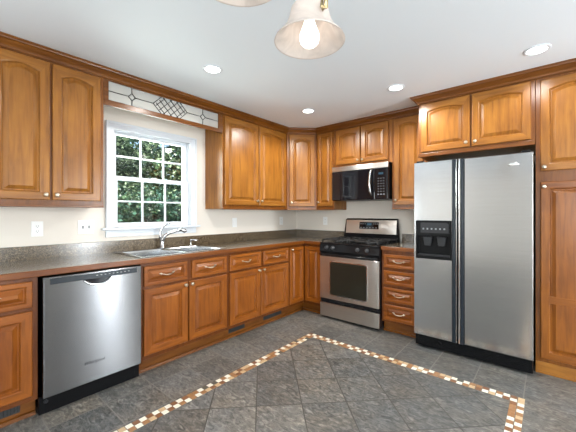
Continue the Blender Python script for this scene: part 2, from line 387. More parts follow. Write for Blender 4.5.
# ------------------------------------------------------------------ cabinets
UX, UY = (1,0,0), (0,1,0)
def knob(parent, p, n):
    b = MB(); n = Vector(n)
    b.lathe([(.0095,0),(.0095,.002),(.0055,.005),(.005,.012),(.009,.016),(.0145,.020),(.0155,.024),(.0135,.028),(.007,.0305),(.001,.031)], p, n, 20)
    lab(b.build('knob', NI, parent), 'round nickel knob')
def pull(parent, c, u, n):
    c, u, n = Vector(c), Vector(u), Vector(n); b = MB()
    pts = []
    for i in range(17):
        s = i/16*2-1
        pts.append(c+u*(s*.050)+n*(.004+.022*(1-abs(s)**3))+Vector((0,0,-.010*(1-s*s)+.004)))
    b.tube(pts, [.0032+.0030*(1-abs(i/8-1)) for i in range(17)], 10)
    for s in (-1,1):
        b.lathe([(.009,0),(.009,.002),(.005,.004),(.004,.008)], c+u*(s*.050)+Vector((0,0,.003)), n, 14)
        b.tube([c+u*(s*.050)+n*.003+Vector((0,0,.003)), c+u*(s*.062)+n*.003+Vector((0,0,.008)), c+u*(s*.070)+n*.003+Vector((0,0,.004))], [.004,.0035,.001], 8)
    lab(b.build('drawer_pull', NI, parent), 'nickel bail pull with curled ends')
def door(parent, O, u, n, w, h, arch=0, kn=None, stile=.056):
    low = parent.get('group') == 'base cabinets'
    b = MB().panel(O, u, n, w, h, arch, stile); d = b.build('door', [RV,RH] if low else [WV,WH], parent)
    if kn: knob(d, Vector(O)+Vector(u)*kn[0]+Vector(n)*.0185+Vector((0,0,kn[1])), n)
    return d
def drawer(parent, O, u, n, w, h, stile=.030, pl=True, name='drawer'):
    b = MB().panel(O, u, n, w, h, 0, stile); d = b.build(name, [RH,RH], parent)
    if pl: pull(d, Vector(O)+Vector(u)*(w/2)+Vector(n)*.0175+Vector((0,0,h/2)), u, n)
    return d
FX = .612   # face-frame plane of base cabinets
BT = .873   # top of base boxes
# --- base cabinets on the window wall (doors face +x; seen from the front u runs along +y)
def base_left(name, label, y0, y1, drawers, doors, hollow=False):
    t = thing(name, label, 'cabinet', (.3,(y0+y1)/2,0), 'base cabinets')
    b = MB()
    if hollow:      # open-topped box so that the sink bowls hang inside
        b.box(.02,FX,y0,y0+.018,.115,BT); b.box(.02,FX,y1-.018,y1,.115,BT); b.box(.02,FX,y0+.018,y1-.018,.115,.133); b.box(.02,.03,y0+.018,y1-.018,.133,BT); b.box(FX-.02,FX,y0+.018,y1-.018,.133,BT)
    else: b.box(.02,FX,y0,y1,.115,BT)
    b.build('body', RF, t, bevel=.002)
    b = MB(); b.box(.05,.548,y0+.001,y1-.001,0,.115); b.prism([(.548,0),(.568,0),(.566,.012),(.56,.02),(.548,.024)],1,y0+.001,y1-.001)
    b.build('toe_kick', WD, t)
    for a, c, kn in doors: door(t, (FX,a,.150), UY, UX, c-a, .520, 0, kn)
    for a, c in drawers: drawer(t, (FX,a,.692), UY, UX, c-a, .158)
    return t
base_left('base_cabinet', 'wooden base cabinet left of the steel dishwasher, one drawer over one door', -3.80, -3.330,
          [(-3.775,-3.358)], [(-3.775,-3.358,(.03,.485))])
base_left('sink_base_cabinet', 'wooden sink base cabinet right of the dishwasher, under the double sink', -2.702, -1.853,
          [(-2.680,-2.303),(-2.258,-1.873)], [(-2.680,-2.298,(.354,.497)),(-2.286,-1.873,(.022,.497))], True)
base_left('base_cabinet', 'wooden base cabinet right of the sink base with two drawers above two doors', -1.853, -.918,
          [(-1.832,-1.404),(-1.366,-.938)], [(-1.832,-1.412,(.392,.497)),(-1.402,-.938,(.032,.497))])
# corner base: L-shaped body and two doors meeting at the inner corner
t = thing('corner_base_cabinet', 'L-shaped wooden corner base cabinet left of the stove with two doors folding inward', 'cabinet', (.3,-.3,0), 'base cabinets')
b = MB(); L6 = [(.02,-.918),(FX,-.918),(FX,-FX),(.893,-FX),(.893,-.02),(.02,-.02)]
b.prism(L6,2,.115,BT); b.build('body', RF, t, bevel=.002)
b = MB(); b.prism([(.05,-.917),(.548,-.917),(.548,-.548),(.892,-.548),(.892,-.05),(.05,-.05)],2,0,.115)
b.box(.548,.566,-.917,-.566,0,.022); b.box(.548,.892,-.566,-.548,0,.022); b.build('toe_kick', WD, t)
door(t, (FX,-.900,.150), UY, UX, .262, .695, 0, (.022,.672), .045)
door(t, (.640,-FX,.150), UX, (0,-1,0), .240, .695, 0, None, .045)
# drawer stack right of the stove
t = thing('drawer_cabinet', 'narrow wooden base cabinet of four drawers between stove and refrigerator', 'cabinet', (1.85,-.3,0), 'base cabinets')
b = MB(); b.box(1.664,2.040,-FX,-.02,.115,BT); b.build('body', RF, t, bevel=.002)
b = MB(); b.box(1.665,2.039,-.548,-.05,0,.115); b.box(1.665,2.039,-.566,-.548,0,.022); b.build('toe_kick', WD, t)
for z0, z1 in ((.692,.832),(.514,.660),(.336,.482),(.140,.304)): drawer(t, (1.690,-FX,z0), UX, (0,-1,0), .325, z1-z0, .030)

# --- uppers
UF, UB, UT = .325, 1.3135, 2.40
def upper_left(name, label, y0, y1, doors, kz=.05):
    t = thing(name, label, 'cabinet', (.16,(y0+y1)/2,UB), 'wall cabinets')
    b = MB(); b.box(.004,UF,y0,y1,UB,UT,1); b.m[5] = 0; b.build('body', [WF,WV], t, bevel=.002)
    b = MB(); b.box(UF-.02,UF+.007,y0,y1,UB-.004,UB+.014); b.build('light_rail', WD, t, bevel=.003)
    for a, c, kn in doors: door(t, (UF,a,1.360), UY, UX, c-a, .970, .028, kn)
    return t
upper_left('wall_cabinet', 'tall two-door wooden wall cabinet left of the window', -3.545, -2.862,
           [(-3.522,-3.211,(.285,.036)),(-3.197,-2.888,(.024,.036))])
upper_left('wall_cabinet', 'two-door wooden wall cabinet between the window and the room corner', -1.690, -.612,
           [(-1.672,-1.160,(.480,.055)),(-1.146,-.650,(.030,.055))])
# diagonal corner wall cabinet
t = thing('corner_wall_cabinet', 'angled one-door wooden wall cabinet in the room corner', 'cabinet', (.25,-.25,UB), 'wall cabinets')
b = MB(); b.prism([(.004,-.610),(UF,-.610),(.610,-UF),(.610,-.004),(.004,-.004)],2,UB,UT); b.build('body', WF, t, bevel=.002)
r2 = 2**-.5; DN = Vector((r2,-r2,0)); DU = Vector((r2,r2,0)); DO = Vector((UF,-.610,0)); dl = (.610-UF)/r2
b = MB(); b.obox(DO, DU, DN, .004,dl-.004,-.02,.006,UB-.004,UB+.014); b.build('light_rail', WD, t, bevel=.003)
door(t, DO+DU*.030+Vector((0,0,1.36)), DU, DN, dl-.060, .970, .030, (.030,.052))
def upper_back(name, label, x0, x1, z0, doors, yf=UF, rail=True, arch=.028, dz=.047, top=2.330, prot=.007, rh=.014, cat='wall cabinets'):
    t = thing(name, label, 'cabinet', ((x0+x1)/2,-yf/2,z0), cat)
    b = MB(); b.box(x0,x1,-yf,-.004,z0,UT,1); b.m[2] = 0; b.build('body', [WF,WV], t, bevel=.002)
    if rail: b = MB(); b.box(x0,x1,-yf-prot,-yf+.02,z0-.004,z0+rh); b.build('light_rail', WD, t, bevel=.003)
    for a, c, kn in doors: door(t, (a,-yf,z0+dz), UX, (0,-1,0), c-a, top-z0-dz, arch if c-a>.25 else .0, kn, .056 if c-a>.25 else .042)
    return t
upper_back('wall_cabinet', 'narrow one-door wooden wall cabinet left of the microwave', .613, .893, UB, [(.640,.872,(.026,.052))])
upper_back('wall_cabinet', 'short two-door wooden wall cabinet above the microwave', .895, 1.640, 1.856, [(.925,1.268,(.318,.035)),(1.282,1.622,(.024,.035))], rail=False, dz=.030, arch=.022)
upper_back('wall_cabinet', 'tall one-door wooden wall cabinet right of the microwave', 1.664, 2.040, UB, [(1.690,2.005,(.026,.052))])
YF = .612
upper_back('wall_cabinet', 'wide two-door wooden wall cabinet above the refrigerator', 2.046, 2.948, 1.822, [(2.072,2.492,(.392,.040)),(2.506,2.922,(.028,.040))], yf=YF, dz=.042, prot=.014, rh=.030, arch=.026)
# pantry
t = thing('pantry_cabinet', 'tall wooden pantry cabinet with stacked doors right of the refrigerator', 'cabinet', (3.2,-.3,0)); PW = [wood('dim_pantry_maple_vertical', False, (.84,.68,.52)), wood('dim_pantry_maple_horizontal', True, (.84,.68,.52))]  # lower door tone: dim light near the floor put into the colour
b = MB(); b.box(2.950,3.425,-YF,-.004,.0,UT); b.build('body', WF, t, bevel=.002)
b = MB(); b.box(2.950,3.425,-YF-.012,-YF,0,.090); b.box(2.950,3.425,-YF-.02,-YF-.012,0,.02); b.build('plinth', WH, t, bevel=.003)
door(t, (2.980,-YF,1.600), UX, (0,-1,0), .420, .720, .028, (.022,.030))
pd = door(t, (2.980,-YF,.120), UX, (0,-1,0), .420, 1.395, 0, (.022,1.355))
b = MB(); b.box(3.036,3.344,-YF-.0205,-YF-.0065,.560,.616); b.build('mid_rail', PW[1], pd, bevel=.003)
for i in (0,1): pd.data.materials[i] = PW[i]
# filler strip beside the microwave cabinet and crown moulding
b = MB(); b.box(1.6405,1.6635,-UF,-.004,1.856,UT); tag(b.build('filler_strip', WV), 'narrow wooden filler strip right of the cabinet above the microwave', 'filler strip')
def sweep(b, path, prof, m=0):
    path = [Vector((*p,0)) for p in path]; n = len(path); rows = []
    for i, p in enumerate(path):
        def nrm(a, c): d = (c-a).normalized(); return Vector((d.y,-d.x,0))
        if i == 0: mv = nrm(path[0],path[1])
        elif i == n-1: mv = nrm(path[-2],path[-1])
        else:
            a, c = nrm(path[i-1],p), nrm(p,path[i+1]); mv = (a+c); mv = mv/(mv.dot(a))
        rows.append([p+mv*o+Vector((0,0,z)) for o,z in prof])
    k = len(prof)
    fs = [(i*k+j, i*k+(j+1)%k, (i+1)*k+(j+1)%k, (i+1)*k+j) for i in range(n-1) for j in range(k)]
    fs += [tuple(range(k-1,-1,-1)), tuple((n-1)*k+j for j in range(k))]
    b.add([v for r in rows for v in r], fs, m)
CP = [(.001,2.343),(.010,2.343),(.014,2.348),(.015,2.358),(.020,2.366),(.030,2.374),(.043,2.388),(.050,2.392),(.056,2.393),(.058,2.400),(.064,2.405),(.064,2.4145),(.001,2.4145)]
b = MB(); sweep(b, [(UF,-3.545),(UF,-.612),(.610,-UF),(2.042,-UF)], CP)
tag(b.build('crown_moulding', WD), 'long stained crown moulding over the window-wall and stove-wall cabinets', 'moulding', 'crown mouldings')
b = MB(); sweep(b, [(2.044,-.40),(2.044,-YF),(3.427,-YF),(3.427,-.02)], CP)
tag(b.build('crown_moulding', WD), 'stepped-out crown moulding over the refrigerator cabinet and pantry', 'moulding', 'crown mouldings')

# ------------------------------------------------------------------ leaded glass valance over the window
VY0, VY1 = -2.860, -1.692
t = thing('glass_valance', 'wood-framed leaded glass valance spanning above the window', 'valance', (.31,(VY0+VY1)/2,2.14))
b = MB(); b.box(.300,.325,VY0,VY1,2.138,2.178); b.box(.300,.325,VY0,VY1,2.335,2.40); b.box(.300,.325,VY0,VY0+.035,2.178,2.335); b.box(.300,.325,VY1-.052,VY1,2.178,2.335)
b.build('frame', WD, t, bevel=.003)
gy0, gy1, gz0, gz1 = VY0+.035, VY1-.052, 2.178, 2.335; gm = (gz0+gz1)/2
b = MB(); b.box(.310,.314,gy0,gy1,gz0,gz1); b.build('glass_panel', TGL, t)
b = MB()
def came(y0, z0, y1, z1): b.tube([(.3155,y0,z0),(.3155,y1,z1)], .0036, 6)
dy1, dy2, dd, lat0, lat1 = -2.640, -1.935, .030, -2.455, -2.115
for c in (dy1, dy2):
    q = [(c-dd,gm),(c,gm+dd),(c+dd,gm),(c,gm-dd)]
    for i in range(4): came(*q[i], *q[(i+1)%4])
    came(c,gm+dd,c,gz1); came(c,gm-dd,c,gz0)
came(gy0,gm,dy1-dd,gm); came(dy1+dd,gm,lat0,gm); came(lat1,gm,dy2-dd,gm); came(dy2+dd,gm,gy1,gm)
lh = (gz1-gz0)/2-.001; lw = lat1-lat0
up = lambda y: gm+min(lh, (y-lat0), (lat1-y)); 
for k in range(5):       # lattice of diagonals clipped to the elongated hexagon
    for s in (1,-1):
        pts = []
        y00 = lat0 + (lw-lh)*k/4.0 - (0 if k else 0)
        yy0, yy1 = y00, y00+lh
        a = (lat0+lh*.0+ (lw-lh)*k/4, gm - s*0)
        ya = lat0+(lw-lh)*k/4; 
        # diagonal rises from the lower to the upper boundary
        prev = None
        for i in range(41):
            y = lat0 + lw*i/40; z = gm + s*((y-(lat0+lh/2+(lw-lh)*k/4))*1.0)*1.0
            inside = abs(z-gm) <= min(lh, y-lat0+1e-6, lat1-y+1e-6)+1e-6
            if inside: pts.append((y,z))
        if len(pts) > 1: came(*pts[0], *pts[-1])
for s in (1,-1):
    came(lat0,gm,lat0+lh,gm+s*lh); came(lat1,gm,lat1-lh,gm+s*lh)
b.build('leading', LEAD, t)

# ------------------------------------------------------------------ countertops
CT = .914; sy0, sy1, sx0, sx1 = -2.675, -1.862, .052, .585
t = thing('countertop', 'long L-shaped brown speckled countertop with wood edge holding the sink', 'countertop', (.3,-2,BT), 'countertops')
b = MB(); z0 = BT+.003
grid_solid(b, 2, z0, CT, [.02,sx0,sx1,.620,.893], [-3.80,sy0,sy1,-.620,-.02], lambda u, v: (u < .62 or v > -.62) and not (sx0<u<sx1 and sy0<v<sy1))
b.build('slab', GR, t, weld=True)
b = MB(); b.prism([(.002,-3.80),(.02,-3.80),(.02,-.02),(.893,-.02),(.893,-.002),(.002,-.002)],2,z0,1.016); b.build('backsplash', GR, t, bevel=.002)
b = MB(); b.prism([(.620,-3.80),(.640,-3.80),(.640,-.640),(.893,-.640),(.893,-.620),(.620,-.620)],2,z0,CT+.0005); lab(b.build('edge_trim', WE, t, bevel=.004), 'orange stained wood front edge')
t = thing('countertop', 'short speckled countertop with wood edge between stove and refrigerator', 'countertop', (1.85,-.3,BT), 'countertops')
b = MB(); b.box(1.664,2.040,-.620,-.02,z0,CT); b.build('slab', GR, t)
b = MB(); b.box(1.664,2.040,-.02,-.002,z0,1.016); b.build('backsplash', GR, t, bevel=.002)
b = MB(); b.box(1.664,2.040,-.640,-.620,z0,CT+.0005); lab(b.build('edge_trim', WE, t, bevel=.004), 'orange stained wood front edge')

# ------------------------------------------------------------------ sink, faucet, dispenser
t = thing('kitchen_sink', 'stainless double-bowl drop-in sink under the window', 'sink', (.32,-2.268,.75))
b = MB(); m0, m1 = -2.283, -2.253
o_ = .012
for (x0,x1,y0,y1) in ((sx0-o_,sx0+.075,sy0-o_,sy1+o_),(sx1-.022,sx1+o_,sy0-o_,sy1+o_),(sx0+.075,sx1-.022,sy0-o_,sy0+.025),(sx0+.075,sx1-.022,sy1-.025,sy1+o_),(sx0+.075,sx1-.022,m0,m1)):
    b.box(x0,x1,y0,y1,CT+.0008,CT+.006)
b.build('rim', SINK, t, bevel=.003)
for ya, yb in ((sy0+.025,m0),(m1,sy1-.025)):
    b = MB(); x0, x1 = sx0+.075, sx1-.022; w = .002; zt, zb = CT+.004, .745
    ring = lambda i, z: [(x0+i,ya+i,z),(x1-i,ya+i,z),(x1-i,yb-i,z),(x0+i,yb-i,z)]
    R = [ring(0,zt), ring(.006,zt-.01), ring(.016,zb+.02), ring(.036,zb)]
    b.add([p for r in R for p in r], [(j*4+i, j*4+(i+1)%4, (j+1)*4+(i+1)%4, (j+1)*4+i) for j in range(3) for i in range(4)]+[(12,13,14,15)])
    bo = b.build('bowl', SINK, t); sd = bo.modifiers.new('solid','SOLIDIFY'); sd.thickness = .0015; sd.offset = 1
    b = MB(); b.lathe([(.045,0),(.045,.003),(.036,.004),(.034,.001),(.002,.001)], ((x0+x1)/2,(ya+yb)/2,zb+.0005)); b.build('drain', CH, bo)
t = thing('faucet', 'chrome arched pull-out faucet behind the sink divider', 'faucet', (.088,-2.25,CT+.006))
fz = CT+.006; fx, fy = .088, -2.250
b = MB(); b.lathe([(.027,0),(.027,.006),(.021,.012),(.019,.05),(.018,.070),(.014,.080)], (fx,fy,fz)); b.build('base', CH, t)
dv = Vector((.62,.78,0)).normalized(); b = MB(); pts = []
for s_, hgt in ((-.002,.05),(.004,.085),(.022,.118),(.052,.142),(.090,.157),(.130,.168),(.168,.178)): pts.append(Vector((fx,fy,fz+hgt))+dv*s_)
b.tube(pts, [.0180,.0180,.0170,.0165,.0160,.0155,.0155], 14); b.build('spout', CH, t)
b = MB(); b.tube([pts[-1]-dv*.004, pts[-1]+dv*.020+Vector((0,0,.004)), pts[-1]+dv*.042+Vector((0,0,-.008)), pts[-1]+dv*.052+Vector((0,0,-.026))], [.017,.021,.022,.018], 14); b.build('spray_head', CH, t)
b = MB(); sd_ = Vector((-.2,-.9,0)).normalized()
hp = [Vector((fx,fy,fz+.066)), Vector((fx,fy,fz+.120))+sd_*.022, Vector((fx,fy,fz+.170))+sd_*.020, Vector((fx,fy,fz+.212))+dv*.004, Vector((fx,fy,fz+.238))+dv*.038, Vector((fx,fy,fz+.246))+dv*.074]
b.tube(hp, [.018,.015,.013,.012,.011,.007], 12); b.build('handle', CH, t)
t = thing('soap_dispenser', 'small chrome soap dispenser on the sink edge right of the faucet', 'soap dispenser', (.088,-1.930,CT+.006))
b = MB(); b.lathe([(.018,0),(.018,.006),(.010,.012),(.009,.05)], (.088,-1.930,fz)); b.build('base', CH, t)
b = MB(); b.lathe([(.012,.05),(.012,.062),(.010,.066)], (.088,-1.930,fz)); b.tube([(.088,-1.930,fz+.058),(.116,-1.896,fz+.060),(.140,-1.866,fz+.054)], [.007,.006,.0045], 10); b.build('nozzle', CH, t)

# ------------------------------------------------------------------ outlets and switches
def plate(O, u, n, w, kind, label, cat):
    O, u, n = Vector(O), Vector(u), Vector(n)
    t = thing('wall_outlet' if cat=='outlet' else 'light_switch', label, cat, O, 'wall plates'); h = .118
    b = MB(); b.obox(O,u,n,-w/2,w/2,.0005,.006,-h/2,h/2); b.build('cover_plate', WHP, t, bevel=.002)
    if kind == 'duplex':
        for s in (-1,1):
            b = MB(); b.obox(O,u,n,-.017,.017,.006,.008,s*.020-.014,s*.020+.014); r = b.build('socket', WHP, t, bevel=.002)
            b = MB(); b.obox(O,u,n,-.008,-.006,.008,.0084,s*.020-.002,s*.020+.007); b.obox(O,u,n,.006,.008,.008,.0084,s*.020-.002,s*.020+.007); b.obox(O,u,n,-.002,.002,.008,.0084,s*.020-.010,s*.020-.006); b.build('slot', DKH, r)
    else:
        for c in ([-.023,.023] if w > .1 else [0]):
            b = MB(); b.obox(O,u,n,c-.006,c+.006,.006,.008,-.013,.013); b.obox(O,u,n,c-.004,c+.004,.008,.016,.0,.010); b.build('toggle', WHP if w<.1 else GREY, t)
plate((0,-3.219,1.145), UY, UX, .074, 'duplex', 'white duplex wall outlet left of the double switch plate', 'outlet')
plate((0,-2.890,1.148), UY, UX, .118, 'switch', 'white double switch plate just left of the window', 'switch')
plate((0,-1.253,1.150), UY, UX, .074, 'switch', 'white single switch plate right of the window above the counter', 'switch')
plate((0,-.366,1.155), UY, UX, .074, 'duplex', 'white wall outlet on the window wall near the corner', 'outlet')
plate((.542,0,1.155), UX, (0,-1,0), .074, 'duplex', 'white wall outlet on the stove wall left of the stove', 'outlet')

# ------------------------------------------------------------------ dishwasher
dy0, dy1_ = -3.312, -2.712
t = thing('dishwasher', 'stainless steel dishwasher set between wooden base cabinets', 'dishwasher', (.35,-3.01,0))
b = MB(); b.box(.06,.615,dy0+.004,dy1_-.004,.10,.866); b.build('tub', BK, t)
b = MB(); b.box(.615,.655,dy0,dy1_,.118,.866); dd_ = b.build('door', STD, t, bevel=.006, seg=3)
b = MB(); b.box(.655,.6575,dy0+.035,dy1_-.035,.820,.856); cp = b.build('control_panel', NAVY, t, bevel=.001)
for k in range(9): y = -3.02+.026*k; MB().box(.6575,.6578,y,y+.010,.838,.841).build('button', GREY, cp)
b = MB(); pts = []   # pocket handle: dark scoop under a bowed steel lip
for i in range(13):
    s = i/12*2-1; pts.append((.656+.006, -3.010+s*.085, .815-.034*(1-abs(s)**2.6)))
b.tube(pts, .0055, 8); hd = b.build('handle', CH, t)
b = MB(); poly = [(-3.010+(i/12*2-1)*.083, .815-.032*(1-abs(i/12*2-1)**2.6)) for i in range(13)]+[(-2.927,.822),(-3.093,.822)]
b.prism(poly,0,.6545,.6560); b.build('pocket', BKG, hd)
b = MB(); b.box(.565,.600,dy0-.01,dy1_+.006,.0,.112); b.box(.600,.604,dy0+.03,dy1_-.03,.02,.10); lab(b.build('toe_panel', BK, t, bevel=.003), 'black toe panel')
b = MB(); b.lathe([(.012,0),(.012,.004),(.008,.006)], (.600,dy0+.025,.075), UX, 14); b.build('screw', DG, t)
fc = bpy.data.curves.new('logo', 'FONT'); fc.body = 'Whirlpool'; fc.size = .030; fc.extrude = .0003; fc.shear = .3; fc.materials.append(DG)
tmp = bpy.data.objects.new('logo_curve', fc); COL.objects.link(tmp); bpy.context.view_layer.update()
fm = bpy.data.meshes.new_from_object(tmp.evaluated_get(bpy.context.evaluated_depsgraph_get())); bpy.data.objects.remove(tmp); bpy.data.curves.remove(fc)
fo = bpy.data.objects.new('logo', fm); COL.objects.link(fo); fo.parent = t
fo.location = Vector((.6556,-3.095,.243))-t.location; fo.rotation_euler = (PI/2,0,PI/2)

# ------------------------------------------------------------------ gas range
x0, x1 = .899, 1.657
t = thing('gas_range', 'stainless and black gas range between the wooden cabinets under the microwave', 'stove', (1.278,-.34,0))
b = MB(); b.box(x0,x1,-.635,-.03,.035,.895); b.box(x0+.04,x1-.04,-.60,-.06,0,.035); b.build('body', BKS, t, bevel=.003)
b = MB(); b.box(x0+.002,x1-.002,-.662,-.636,.030,.190); b.build('storage_drawer', STR, t, bevel=.006, seg=3)
b = MB(); b.box(x0+.004,x1-.004,-.652,-.636,.192,.240); b.box(x0+.02,x1-.02,-.668,-.652,.218,.240); b.build('drawer_grip', BKS, t, bevel=.005)
b = MB(); b.box(x0+.002,x1-.002,-.668,-.636,.244,.752); od = b.build('oven_door', STR, t, bevel=.007, seg=3)
wx0, wx1, wz0, wz1 = 1.050,1.512,.302,.690
def rrect(x0,x1,z0,z1,r,n=5):
    p = []
    for cx,cz,a in ((x1-r,z1-r,0),(x0+r,z1-r,90),(x0+r,z0+r,180),(x1-r,z0+r,270)):
        for k in range(n): q = math.radians(a+90*k/(n-1)); p.append((cx+r*math.cos(q),cz+r*math.sin(q)))
    return p
b = MB(); b.prism(rrect(wx0-.012,wx1+.012,wz0-.012,wz1+.012,.03),1,-.6705,-.667); wf = b.build('window_frame', CH, od, bevel=.001)
b = MB(); b.prism(rrect(wx0,wx1,wz0,wz1,.022),1,-.6715,-.670); b.build('oven_window', OVG, od)
b = MB()
pts = [(x0+.012,-.640,.772),(x0+.018,-.690,.776),(x0+.06,-.708,.778),(1.278,-.712,.778),(x1-.06,-.708,.778),(x1-.018,-.690,.776),(x1-.012,-.640,.772)]
b.tube(pts, .013, 12); b.box(x0+.002,x1-.002,-.664,-.636,.752,.792); b.build('door_handle', BKS, od)
b = MB(); b.prism([(-.636,.794),(-.668,.794),(-.676,.815),(-.660,.897),(-.636,.897)],0,x0,x1); pn = b.build('control_panel', BKS, t, bevel=.004)
nv = Vector((0,-.082,.016)).normalized(); nv = Vector((0,-.98,.19))
for kx in (1.000,1.085,1.405,1.520):
    b = MB(); p = Vector((kx,-.6675,.856))
    b.lathe([(.024,-.002),(.024,.003),(.019,.006),(.018,.024),(.015,.028),(.001,.028)], p, nv, 20); b.obox(p+nv*.028,(1,0,0),nv,-.0035,.0035,-.006,.006,-.017,.017)
    b.build('burner_knob', KN, pn)
b = MB(); b.box(x0-.001,x1+.001,-.664,-.085,.897,.916); b.build('cooktop', BKS, t, bevel=.006, seg=3)
BUR = [(1.075,-.52),(1.075,-.235),(1.480,-.52),(1.480,-.235)]
for bx, by in BUR:
    b = MB(); b.lathe([(.055,0),(.055,.006),(.042,.010),(.040,.018),(.034,.022),(.001,.022)], (bx,by,.9165)); b.build('burner', BKM, t)
for gx0, gx1 in ((.925,1.262),(1.294,1.631)):
    b = MB(); gz = .948; r = .007; ya, yb = -.640,-.110; xm = (gx0+gx1)/2; ym = (ya+yb)/2
    b.tube([(gx0,ya,gz),(gx1,ya,gz),],r,8); b.tube([(gx0,yb,gz),(gx1,yb,gz)],r,8); b.tube([(gx0,ya,gz),(gx0,yb,gz)],r,8); b.tube([(gx1,ya,gz),(gx1,yb,gz)],r,8); b.tube([(gx0,ym,gz),(gx1,ym,gz)],r,8)
    for cy in (-.52,-.235):
        for dx, dy in ((1,0),(-1,0),(0,1),(0,-1),(.7,.7),(-.7,.7),(.7,-.7),(-.7,-.7)):
            L_ = .165 if dx and not dy else .128 if not dx else .18
            b.tube([(xm+dx*.03,cy+dy*.03,gz+.004),(max(gx0,min(gx1,xm+dx*L_)),max(ya,min(yb,cy+dy*L_)),gz)],.0055,8)
    for px in (gx0,gx1):
        for py in (ya,yb,ym): b.tube([(px,py,.9155),(px,py,gz)],.008,8)
    b.build('grate', BKM, t)
# backguard: dark surround, sloped steel face, clock display
b = MB(); b.prism([(-.088,.900),(-.088,.985),(-.078,1.000),(-.052,1.185),(-.030,1.200),(-.012,1.195),(-.012,.900)],0,.897,1.645)
b.v = [Vector((v.x+(.016 if v.x<1.2 else -.022)*max(0,(v.z-1.0)/.2), v.y, v.z)) for v in b.v]; bgd = b.build('backguard', BKS, t, bevel=.006, seg=3)
def slope(z): return -.078+(z-1.0)/.185*.026
b = MB(); za, zb = 1.004,1.178; b.add([(.926,slope(za)-.0005,za),(1.616,slope(za)-.0005,za),(1.616,slope(zb)-.0005,zb),(.926,slope(zb)-.0005,zb),(.926,slope(za)-.004,za),(1.616,slope(za)-.004,za),(1.616,slope(zb)-.004,zb),(.926,slope(zb)-.004,zb)], [(4,5,6,7),(0,1,5,4),(1,2,6,5),(2,3,7,6),(3,0,4,7),(3,2,1,0)]); b.build('backguard_face', STR, bgd, bevel=.0015)
b = MB(); za, zb = 1.062,1.152; e = .0055
b.add([(1.120,slope(za)-e,za),(1.390,slope(za)-e,za),(1.390,slope(zb)-e,zb),(1.120,slope(zb)-e,zb),(1.120,slope(za)-.0038,za),(1.390,slope(za)-.0038,za),(1.390,slope(zb)-.0038,zb),(1.120,slope(zb)-.0038,zb)], [(0,1,2,3),(0,1,5,4),(1,2,6,5),(2,3,7,6),(3,0,4,7)]); b.build('clock_panel', BKG, bgd)
def dab(xa,xb,za,zb): return MB().add([(xa,slope(za)-e-.0004,za),(xb,slope(za)-e-.0004,za),(xb,slope(zb)-e-.0004,zb),(xa,slope(zb)-e-.0004,zb)], [(0,1,2,3)])
for k in range(6): dab(1.135+.042*k,1.155+.042*k,1.074,1.084).build('button', GREY, bgd)
for k in range(3): dab(1.135+.03*k,1.150+.03*k,1.125,1.135).build('button', GREY, bgd)
for k in range(3): dab(1.315+.024*k,1.330+.024*k,1.125,1.135).build('button', GREY, bgd)
dab(1.230,1.290,1.112,1.140).build('clock_display', LCD, bgd)

# ------------------------------------------------------------------ microwave
t = thing('microwave', 'black and stainless over-range microwave hung under the short cabinet', 'microwave', (1.278,-.2,1.42))
mx0, mx1 = .914, 1.650
b = MB(); b.box(mx0,mx1,-.385,-.006,1.428,1.851); b.build('body', BK, t, bevel=.004)
b = MB(); b.box(mx0,mx1,-.415,-.386,1.788,1.850); b.build('top_vent', STR, t, bevel=.004)
b = MB(); b.box(mx0,1.492,-.415,-.386,1.430,1.785); md = b.build('door', BKG, t, bevel=.005)
b = MB()
pts = [(1.462,-.415,1.475),(1.464,-.435,1.480),(1.452,-.450,1.52),(1.444,-.456,1.62),(1.450,-.450,1.73),(1.464,-.435,1.770),(1.462,-.415,1.775)]
b.tube(pts, [.010,.012,.014,.015,.014,.012,.010], 12); b.build('door_handle', CH, md)
b = MB(); b.box(1.495,mx1,-.415,-.386,1.430,1.785); cpn = b.build('control_panel', BKG, t, bevel=.004)
b = MB(); b.box(1.540,1.595,-.4162,-.4152,1.712,1.735); b.build('clock_display', LCD, cpn)
b = MB()
for r in range(6):
    for c in range(3): xx = 1.530+.032*c; zz = 1.665-.030*r; MB().box(xx,xx+.014,-.4162,-.4152,zz,zz+.005).build('button', GREY, cpn)
for c in range(3): MB().box(1.528+.034*c,1.544+.034*c,-.4162,-.4152,1.478,1.490).build('button', GREY, cpn)

# ------------------------------------------------------------------ refrigerator
t = thing('refrigerator', 'stainless side-by-side refrigerator with black ice dispenser', 'refrigerator', (2.495,-.38,0))
rx0, rx1, rm0, rm1 = 2.050, 2.940, 2.420, 2.428
b = MB(); b.box(rx0+.004,rx1-.004,-.690,-.03,.02,1.725); b.box(rx0+.03,rx1-.03,-.66,-.05,0,.02); b.build('body', BK, t, bevel=.004)
def fdoor(xa, xb, hole=None):
    b = MB(); ya, yb = -.758,-.694
    if hole:
        hx0,hx1,hz0,hz1 = hole
        b.box(xa,hx0,ya,yb,.125,1.742); b.box(hx1,xb,ya,yb,.125,1.742); b.box(hx0,hx1,ya,yb,.125,hz0); b.box(hx0,hx1,ya,yb,hz1,1.742); b.box(hx0,hx1,-.705,yb,hz0,hz1)
    else: b.box(xa,xb,ya,yb,.125,1.742)
    return b.build('door', ST, t, bevel=.007 if not hole else 0, seg=3)
fl_ = fdoor(rx0, 2.376, (2.078,2.360,.852,1.190)); fr_ = fdoor(2.469, rx1)
